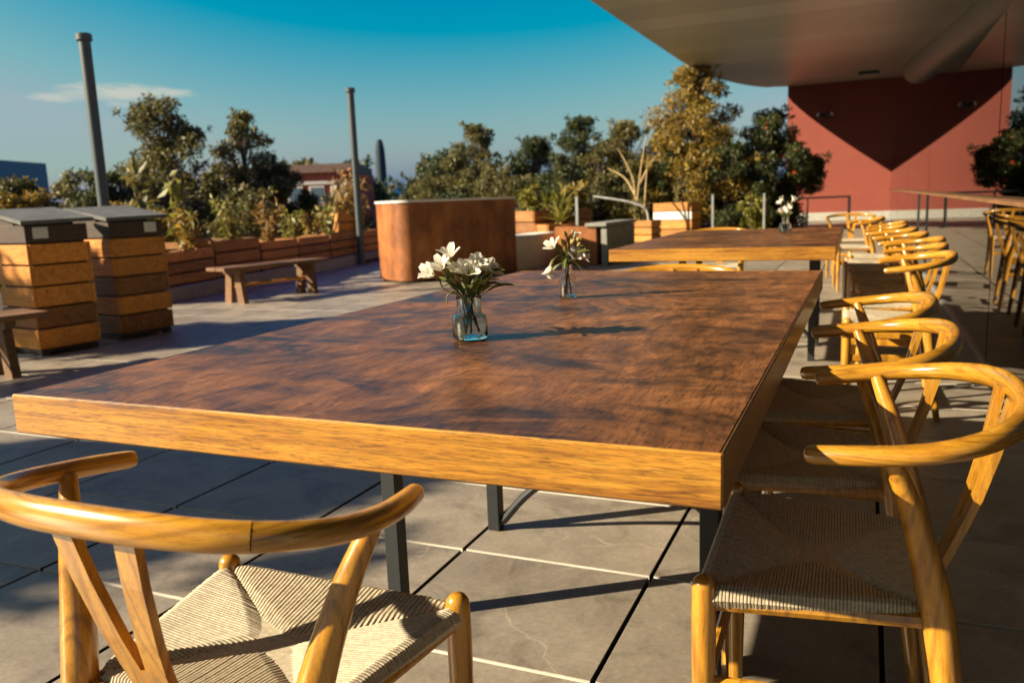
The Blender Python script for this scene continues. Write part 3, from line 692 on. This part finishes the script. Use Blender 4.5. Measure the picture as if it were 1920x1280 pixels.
# long raised bed: separate plank boxes on a concrete kerb
kb = thing('concrete_kerb', (-8.62, 9.8, 0), 'long low concrete kerb carrying the raised plank beds', 'kerb', R(11)); MB().box((0, 0, .09), (.9, 7.4, .18), 0, 0, .01).build('kerb_block', concrete, kb)
for k in range(6):
    y = -3.0 + k * 1.2; cx_, cy_ = -8.62 - y * math.sin(R(11)), 9.8 + y * math.cos(R(11))
    names = ['first', 'second', 'third', 'fourth', 'fifth', 'sixth']
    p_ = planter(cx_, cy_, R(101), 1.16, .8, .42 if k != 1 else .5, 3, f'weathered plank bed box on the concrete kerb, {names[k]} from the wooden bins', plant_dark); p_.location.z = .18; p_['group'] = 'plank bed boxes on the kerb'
tag(MB().tube(smooth_path([(-5.59, 17.16, 1.085), (-5.17, 17.32, 1.01), (-4.77, 17.48, .91), (-4.49, 17.6, .76), (-4.46, 17.75, .45)], 6) , .022, 10).build('bent_pipe', hose_m, None, True), 'thin white bent pipe arching above the grey trough', 'pipe')
def small_post(x, y, h, lab):
    p_ = thing('fence_post', (x, y, 0), lab, 'post', 0, 'thin metal fence posts'); MB().box((0, 0, h / 2), (.045, .045, h), 0, 0, .004).build('shaft', galv, p_); MB().box((0, 0, h + .004), (.055, .055, .01)).build('cap', galv, p_)
small_post(-4.25, 12.05, 1.08, 'thin galvanised post standing behind the low pale wall'); small_post(-2.98, 17.55, 1.02, 'thin galvanised post before the dark shrubs at far left table corner'); small_post(-2.0, 18.5, 1.0, 'thin galvanised post nearer the white blossoms on second table')
bl = thing('black_barrier', (-1.04, 21.7, 0), 'black metal barrier frame standing in front of red wall', 'barrier', R(22))
MB().box((0, 0, .84), (1.66, .05, .05), 0, 0, .004).build('top_bar', steel, bl)
for s in (-1, 1): MB().box((s * .80, 0, .405), (.06, .06, .81), 0, 0, .004).build('post', steel, bl); MB().box((s * .80, 0, .012), (.1, .4, .024)).build('foot', steel, bl)
MB().box((-.25, 0, .41), (.03, .03, .80)).build('middle_bar', steel, bl)

# ------------------------------------------------------------------ vegetation
def leaves_mesh(name, P_, size, mat, droop=.2, aspect=.42, updir=None):
    n = len(P_); P_ = np.asarray(P_, float)
    d = rng.normal(size=(n, 3)); d[:, 2] -= droop
    if updir is not None: d = d * .5 + updir
    d /= np.linalg.norm(d, axis=1)[:, None]
    a = rng.normal(size=(n, 3)); s = np.cross(d, a); s /= np.linalg.norm(s, axis=1)[:, None] + 1e-9; nn = np.cross(s, d)
    L = (size * rng.uniform(.6, 1.35, n))[:, None]; Wd = L * aspect
    v = np.empty((n, 4, 3)); v[:, 0] = P_; v[:, 1] = P_ + d * L * .45 + s * Wd * .5 + nn * L * .06; v[:, 2] = P_ + d * L; v[:, 3] = P_ + d * L * .45 - s * Wd * .5 + nn * L * .06
    me = bpy.data.meshes.new(name); me.vertices.add(n * 4); me.loops.add(n * 6); me.polygons.add(n * 2)
    me.vertices.foreach_set('co', v.reshape(-1)); base = (np.arange(n) * 4)[:, None]
    me.loops.foreach_set('vertex_index', (base + np.array([0, 1, 2, 0, 2, 3])).reshape(-1).astype(np.int32))
    me.polygons.foreach_set('loop_start', (np.arange(n * 2) * 3).astype(np.int32)); me.polygons.foreach_set('loop_total', np.full(n * 2, 3, np.int32))
    me.materials.append(mat); me.update(calc_edges=True); me.validate(); return me
def clump_points(cl, n):
    """leaf positions: many twig sprays inside each clump, denser at the shell"""
    cl = np.asarray(cl, float); wgt = cl[:, 3] ** 2; wgt /= wgt.sum(); idx = rng.choice(len(cl), n, p=wgt)
    d = rng.normal(size=(n, 3)); d /= np.linalg.norm(d, axis=1)[:, None]; r = rng.uniform(.25, 1.05, n) ** .6
    p = cl[idx, :3] + d * (r * cl[idx, 3])[:, None] * np.array([1, 1, .85]); return p
def tree(name, label, base, H, Rw, leafk, nleaf, size, z0=.25, nclump=30, cat='tree', spire=1., trunk_r=.06, flowers=0, group=None, lean=(0, 0), branches=(), zbase=0., droop=.2):
    root = thing(name, (base[0], base[1], zbase), label, cat, random.uniform(0, 6), group)
    cl = []; nclump = int(nclump * 2.3)
    for k in range(nclump):
        u = (k + random.random()) / nclump; z = H * (z0 + (1 - z0) * u)
        prof = max(.12, 1 - u ** 1.9) ** .6 * (.72 + .28 * min(1, u * 4))
        rr = Rw * .92 * prof * math.sqrt(random.uniform(.02, 1)); a = random.uniform(0, 6.28); cr = Rw * random.uniform(.15, .34) * (1.0 - .45 * u)
        cl.append((rr * math.cos(a) + lean[0] * u, rr * math.sin(a) + lean[1] * u, min(z, H - cr * .8), cr))
    for k in range(int(nclump * 1.1)):       # thin outer sprays break the outline
        c0 = random.choice(cl); a = random.uniform(0, 6.28); cl.append((c0[0] + math.cos(a) * c0[3] * 1.45, c0[1] + math.sin(a) * c0[3] * 1.45, min(H, c0[2] + random.uniform(-.2, 1.6) * c0[3]), c0[3] * random.uniform(.2, .45)))
    mb = MB(); top = (lean[0] * .7, lean[1] * .7, H * .82)
    tp = smooth_path([(0, 0, 0), (random.uniform(-.04, .04) * H, random.uniform(-.04, .04) * H, H * .3), (lean[0] * .4, lean[1] * .4, H * .55), top], 4); mb.tube(tp, interp([trunk_r, trunk_r * .8, trunk_r * .5, trunk_r * .15], 4), 8)
    for c in cl:
        i = min(len(tp) - 2, int(len(tp) * max(.15, min(.9, c[2] / H * .8)))); s = tp[i]; e = Vector(c[:3]); m_ = (s + e) / 2 + Vector((0, 0, -.05 * H * random.random()))
        mb.tube([s, m_, e], [trunk_r * .3, trunk_r * .2, trunk_r * .07], 5)
    mb.build('trunk', bark, root, True)
    obj('crown', leaves_mesh('crown', clump_points(cl, int(nleaf * 2.2)), size, LEAF[leafk], droop), root)
    if flowers: obj('blossom', leaves_mesh('blossom', clump_points([(c[0] * 1.05, c[1] * 1.05, c[2], c[3] * 1.12) for c in cl], flowers), size * 1.1, LEAF['red'], 0, .9), root)
    return root
TR = 'tree'
tree('leafy_tree', 'loose olive green tree directly right of the left steel post', (-13.4, 12.3), 3.4, 1.35, 'olive', 11000, .085, .05, 26, lean=(.1, .1))
tree('leafy_tree', 'dark tree with feathery top left of the far brick building', (-12.5, 13.7), 3.2, 1.15, 'olive', 10000, .08, .05, 24)
tree('shrub', 'dense dark shrub below the feathery tree', (-11.9, 14.1), 2.1, 1.05, 'dark', 7500, .08, .02, 16, 'shrub')
tree('shrub', 'dark shrub behind the lid of the farther bin', (-13.2, 10.6), 1.9, .9, 'dark', 6000, .08, .02, 16, 'shrub')
tree('shrub', 'green shrub below the blue building at left edge', (-12.9, 8.5), 1.75, 1.0, 'olive', 6000, .085, .02, 16, 'shrub')
tree('shrub', 'golden green shrub at far left behind the nearer bin', (-11.6, 7.6), 1.45, .8, 'gold', 4500, .085, .02, 14, 'shrub')
tree('shrub', 'dark shrub filling the far left corner of picture', (-12.4, 7.0), 1.6, .9, 'dark', 6000, .085, .02, 16, 'shrub')
tree('shrub', 'dark bush right of the brick building behind the right post', (-12.0, 16.3), 1.35, 1.1, 'dark', 6000, .08, .02, 16, 'shrub')
tree('leafy_tree', 'round topped green tree standing behind the copper bar', (-10.5, 21.4), 3.3, 1.25, 'olive', 11000, .085, .12, 24)
tree('leafy_tree', 'dark green tree left of the one with a knobbly top', (-8.9, 22.0), 2.85, 1.4, 'dark', 11000, .085, .05, 24)
tree('leafy_tree', 'dark tree with knobbly top behind the bent pipe', (-7.7, 22.6), 3.4, 1.25, 'dark', 11000, .085, .05, 26)
tree('leafy_tree', 'olive tree with pale bare branches behind the orange planters', (-6.1, 22.1), 3.15, 1.35, 'olive', 12000, .085, .05, 26)
tree('leafy_tree', 'tallest golden sunlit tree beside the canopy corner', (-4.3, 22.2), 4.45, 1.75, 'gold', 17000, .095, .10, 40, trunk_r=.08)
tree('leafy_tree', 'dark green tree dotted with red blossoms before the red wall', (-2.35, 22.7), 3.2, 1.4, 'dark', 14000, .09, .02, 30, flowers=150, lean=(.0, 0))
tree('shrub', 'dark leafy branch bush with red flowers reaching across the red wall', (-1.75, 22.9), 2.35, .95, 'dark', 4200, .09, .45, 12, 'shrub', flowers=40)
tree('shrub', 'bright green shrub at the foot of the red flowered tree', (-2.5, 20.4), .95, .5, 'lime', 2500, .10, .02, 10, 'shrub')
for (x, y, h, r_w, k, lab) in ((-10.0, 18.9, 1.35, 1.2, 'dark', 'low dark bush just above left half of the bar top'), (-8.4, 19.6, 1.7, 1.1, 'olive', 'low olive bush above right half of the bar top'), (-7.0, 19.6, 1.9, 1.1, 'dark', 'low dark bush beneath the knobbly tree'), (-5.7, 20.8, 2.0, 1.0, 'olive', 'low olive bush behind the left orange planter'), (-4.6, 21.4, 2.3, 1.0, 'dark', 'dark bush beneath the golden tree'), (-9.2, 20.2, 2.0, 1.3, 'olive', 'broad olive bush between round topped tree and its dark neighbour'), (-11.3, 20.0, 1.8, 1.3, 'olive', 'broad olive bush at the left end of the hedge above bar'), (-7.9, 21.2, 2.3, 1.2, 'dark', 'tall dark bush left of pale bare branches'), (-6.6, 20.9, 2.4, 1.1, 'olive', 'tall olive bush directly behind pale bare branches'), (-5.1, 22.2, 2.9, 1.1, 'olive', 'tall olive bush filling the gap left of golden tree'), (-3.2, 21.4, 2.3, 1.2, 'dark', 'dark bush behind the thin fence post')):
    tree('shrub', lab, (x, y), h, r_w, k, 5000, .085, .02, 14, 'shrub')
tree('shrub', 'leafy shrub behind the bench between bed plants and trees', (-11.2, 12.2), 1.5, 1.0, 'olive', 5000, .085, .02, 16, 'shrub')
tree('shrub', 'low golden shrub at foot of the left steel post', (-10.3, 8.6), 1.25, .8, 'gold', 4500, .085, .02, 14, 'shrub')
tree('shrub', 'olive shrub between the two left hand trees', (-13.6, 14.2), 2.1, 1.0, 'olive', 6500, .085, .02, 16, 'shrub')
tree('shrub', 'grey green shrub between the post and the brick building', (-14.5, 11.3), 2.0, 1.1, 'olive', 6500, .085, .02, 16, 'shrub')
tree('leafy_tree', 'hazy dark tree left of the round topped tree', (-12.4, 22.5), 2.2, 1.5, 'dark', 9000, .09, .02, 22)
tree('street_tree', 'distant tree mass left of the round topped tree', (-24.5, 46), 12.2, 4.0, 'dark', 8000, .32, .3, 22, zbase=-8, trunk_r=.3)
tree('street_tree', 'distant tree below the slim dark tower', (-34.6, 51), 12.3, 3.8, 'dark', 7000, .35, .3, 20, zbase=-8, trunk_r=.3)
tree('street_tree', 'distant tree directly right of the right steel post', (-37.4, 49.5), 12.4, 3.6, 'olive', 7000, .35, .3, 20, zbase=-8, trunk_r=.3)
tree('street_tree', 'distant tree lowest on the skyline above the bar', (-29.2, 54), 12.2, 4.0, 'dark', 7000, .35, .3, 20, zbase=-8, trunk_r=.3)
tree('street_tree', 'distant tree beside the left corner of brick building', (-36, 36), 11, 3.0, 'dark', 7000, .3, .3, 20, zbase=-8, trunk_r=.3)
pts = []
for k in range(26):
    a = R(-49 + k * 2.2); d_ = 95 + 14 * math.sin(k * 1.9); top_ = 4.2 + 1.6 * math.sin(k * 2.7) + random.uniform(-.6, .6)
    for q in range(5): pts.append((d_ * math.sin(a) + random.gauss(0, 2), d_ * math.cos(a) + random.gauss(0, 2), top_ - 2.2 - q * 2.1, random.uniform(2.0, 3.2)))
o = obj('far_woods', leaves_mesh('far_woods', clump_points(pts, 26000), .9, LEAF['dark']), None); tag(o, 'dark band of far off trees along the horizon', 'woods', kind='stuff')
# trees just outside the left of the picture; their shade lies on the floor
tree('leafy_tree', 'broad tree shading the floor from beyond the left edge', (-9.3, -3.45), 4.6, 1.55, 'olive', 30000, .15, .35, 30, trunk_r=.09)
tree('leafy_tree', 'second broad tree shading the bins from beyond left edge', (-12.3, -.25), 4.5, 1.7, 'olive', 7000, .15, .35, 26, trunk_r=.09)

# potted and bedded plants
def leafy_stalk(name, label, base, h, n=5, leafk='lime', group=None, size=.16, spread=.25, cat='plant'):
    root = thing(name, base, label, cat, random.uniform(0, 6), group); pts = []; mb = MB()
    for k in range(n):
        a = random.uniform(0, 6.28); q = spread * random.uniform(.2, 1); hh = h * random.uniform(.65, 1); e = (q * math.cos(a), q * math.sin(a), hh)
        sp_ = smooth_path([(q * .3 * math.cos(a), q * .3 * math.sin(a), 0), (q * .5 * math.cos(a), q * .5 * math.sin(a), hh * .5), e], 5); mb.tube(sp_, interp([.011, .008, .004], 5), 6)
        for i in range(30): p = sp_[min(len(sp_) - 1, int(len(sp_) * random.uniform(.12, 1)))]; pts.append((p.x + random.gauss(0, .012), p.y + random.gauss(0, .012), p.z + random.gauss(0, .03)))
    mb.build('stem', stalk, root, True); obj('foliage', leaves_mesh('foliage', pts, size, LEAF[leafk], .25, .38), root); return root
def rosette(name, label, base, L, n, leafk, group=None):
    root = thing(name, base, label, 'plant', random.uniform(0, 6), group); mb = MB(); mb.tube([(0, 0, -.02), (0, 0, .06)], .03, 8); mb.build('core', stalk, root)
    for k in range(n):
        a = k * 2.399; e = R(22 + 58 * (k / n)); vs, fs = [], []; Lk = L * random.uniform(.75, 1.1)
        for i in range(6):
            t_ = i / 5; rr = Lk * (t_ * math.cos(e)); z = Lk * (t_ * math.sin(e) - .28 * t_ * t_ * math.cos(e)); wd = Lk * .07 * (1 - t_ ** 2.2) + .002
            for s in (-1, 0, 1): vs.append((rr * math.cos(a) - s * wd * math.sin(a), rr * math.sin(a) + s * wd * math.cos(a), z + abs(s) * wd * .4 + .03))
        for i in range(5):
            for s in range(2): fs.append((i * 3 + s, i * 3 + s + 1, i * 3 + s + 4, i * 3 + s + 3))
        me = bpy.data.meshes.new('blade'); me.from_pydata(vs, [], fs); me.materials.append(LEAF[leafk]); obj('blade', me, root)
    return root
def bedp(y, dx=0.): return (-8.62 - y * math.sin(R(11)) + dx, 9.8 + y * math.cos(R(11)), .58)
words = ['nearest the wooden bins', 'second along the bed from bins', 'third along the bed from bins', 'fourth along the bed from bins', 'fifth along the bed from bins', 'sixth along the bed from bins', 'seventh along the bed from bins', 'last along the bed before right post']
for k in range(8):
    leafy_stalk('bed_plant', 'bushy yellow green plant in the plank bed, ' + words[k], bedp(-3.3 + k * .92, random.uniform(-.15, .25)), random.choice((.5, .62, .42, .7)), 7, ('lime', 'gold', 'lime', 'dry')[k % 4], 'plants in the long plank bed', .12, .32)
leafy_stalk('tall_plant', 'tall pale stalked leafy plant, left of the two in the bed', bedp(-3.1, -.2), 1.05, 3, 'olive', None, .2, .12)
leafy_stalk('tall_plant', 'tall pale stalked leafy plant, right of the two in the bed', bedp(-2.3, -.2), 1.0, 3, 'lime', None, .2, .12)
def dry_stalks(label, base, tips):
    root = thing('dry_sunflower', base, label, 'plant'); pts = []
    for (x, y, z) in tips:
        MB().tube(smooth_path([(x * .15, y * .15, 0), (x * .45, y * .45, z * .5), (x, y, z)], 5), [.016] * 6 + [.011] * 5, 7).build('stalk', stalk, root, True)
        MB().lathe([(0, .03), (.05, .02), (.06, 0), (.02, -.03)], 12, (x, y, z)).build('seed_head', plant_dark, root, True)
        for i in range(26): pts.append((x * random.uniform(.6, 1) + random.gauss(0, .06), y * random.uniform(.6, 1) + random.gauss(0, .06), z * random.uniform(.55, 1) + random.gauss(0, .06)))
    obj('foliage', leaves_mesh('foliage', pts, .17, LEAF['dry'], .8, .45), root)
dry_stalks('dry leaning sunflower stalks in front of the brick building', bedp(2.2, -.1), [(.35, .2, 1.05), (.55, .35, .95), (.1, .5, 1.15)]); dry_stalks('dry sunflower stalks with drooping heads nearer the right post', bedp(3.1, -.1), [(.1, .1, 1.2), (.3, .3, 1.05)])
for k, (x, y, z, lab) in enumerate(((-7.7, 14.2, .55, 'spiky yellow green rosette plant above the middle of the bar'), (-7.0, 14.6, .6, 'spiky rosette plant above the right end of the bar'), (-5.6, 14.3, .84, 'spiky rosette plant in the stepped planter, left'), (-5.2, 13.9, .84, 'spiky rosette plant in the stepped planter, right'), (-4.95, 13.2, .6, 'spiky rosette plant in the smaller shaded planter'))):
    rosette('spiky_plant', lab, (x, y, z), .55, 16, 'lime')
    if z < .7: planter(x, y, R(20), .5, .5, z, 3, 'small plank pot under the ' + lab.replace('spiky yellow green rosette plant', 'first rosette').replace('spiky rosette plant', 'second rosette'), plant_dark)
rosette('spiky_plant', 'spiky yellow palm like plant left of the left steel post', (-9.6, 7.2, .18), 1.25, 22, 'lime'); leafy_stalk('tall_plant', 'feathery plant growing in the low orange planter', (-4.66, 17.9, .47), .5, 10, 'olive', None, .12, .3); leafy_stalk('tall_plant', 'leafy plant growing in the tall orange planter', (-4.2, 19.6, .82), .65, 10, 'olive', None, .12, .35)
leafy_stalk('citrus_plant', 'orange fruited yellow plant in narrow planter by right post', (-9.35, 12.7, .9), .5, 6, 'gold', None, .12, .25)
leafy_stalk('potted_plant', 'yellow leafed plant spilling over left end of stepped planter', (-5.75, 13.75, .82), .55, 9, 'lime', None, .17, .3)
leafy_stalk('potted_plant', 'golden leafed plant spilling over right end of stepped planter', (-5.1, 14.5, .82), .6, 9, 'gold', None, .17, .3)
leafy_stalk('potted_plant', 'green plant hanging over the smaller shaded planter', (-4.95, 13.35, .55), .4, 9, 'olive', None, .13, .25)
br_ = thing('bare_shrub', (-4.95, 18.4, 0), 'pale bare forked branches rising left of the tall orange planter', 'shrub')
for (a, b_, c_) in (((0, 0, .4), (-.05, .1, 1.4), (-.45, .2, 2.2)), ((0, 0, .4), (.1, .1, 1.5), (.25, .2, 2.5)), ((-.02, .08, 1.1), (-.3, .2, 1.5), (-.75, .3, 1.75)), ((.08, .1, 1.3), (.3, .1, 1.7), (.5, .2, 2.0)), ((.2, 0, .3), (.25, .05, 1.2), (.3, .1, 2.0))): MB().tube(smooth_path([a, b_, c_], 6), interp([.028, .02, .008], 6), 7).build('branch', stalk, br_, True)

# ------------------------------------------------------------------ far buildings
bb = thing('brick_building', (-28.4, 37.2, -7.9), 'red brick building with pale window bands seen behind dry stalks', 'building', math.atan2(2.0, 4.7))
MB().box((-.15, 4, 5.45), (4.9, 8, 10.9)).build('wall', brick_m, bb); MB().prism([(-2.8, -.25), (2.5, -.25), (2.2, 8.2), (-2.3, 8.2)], 10.9, 11.35).build('roof', roof_m, bb)
for zz in (6.9, 9.05, 10.35): MB().box((-.15, -.03, zz), (4.96, .12, .18)).build('stone_band', brick_band, bb)
for zz in (6.0, 8.0, 9.7):
    for k in range(4):
        x = -1.95 + k * 1.2; wn = MB().box((x, -.02, zz), (.85, .10, .95), 0, 0, .01).build('window', brick_band, bb); MB().box((x, -.075, zz), (.66, .02, .78)).build('pane', pane_m, wn)
bu = thing('office_block', (-142, 107, -8), 'long low blue office block at the left edge of skyline', 'building', R(22))
MB().box((-22, 8, 10.1), (30, 16, 20.2)).build('wall', blue_b, bu); MB().box((-25, 8, 21.1), (12, 10, 1.9)).build('plant_room', blue_b, bu)
for k in range(6): MB().box((-22, -.02, 3.4 + k * 3.1), (29, .1, 1.3)).build('window_band', blue_w, bu)
tw = thing('distant_tower', (-438.5, 702, -8), 'slim dark tapering tower far off on the skyline', 'tower', R(30))
MB().lathe([(5.2, 0), (5.1, 45), (4.6, 62), (3.6, 69), (2.6, 71.5), (0, 71.6)], 16).build('shaft', tower_m, tw, True)
MB().lathe([(2.4, 71.6), (2.2, 72.6), (0, 72.7)], 16).build('crown', tower_m, tw, True)
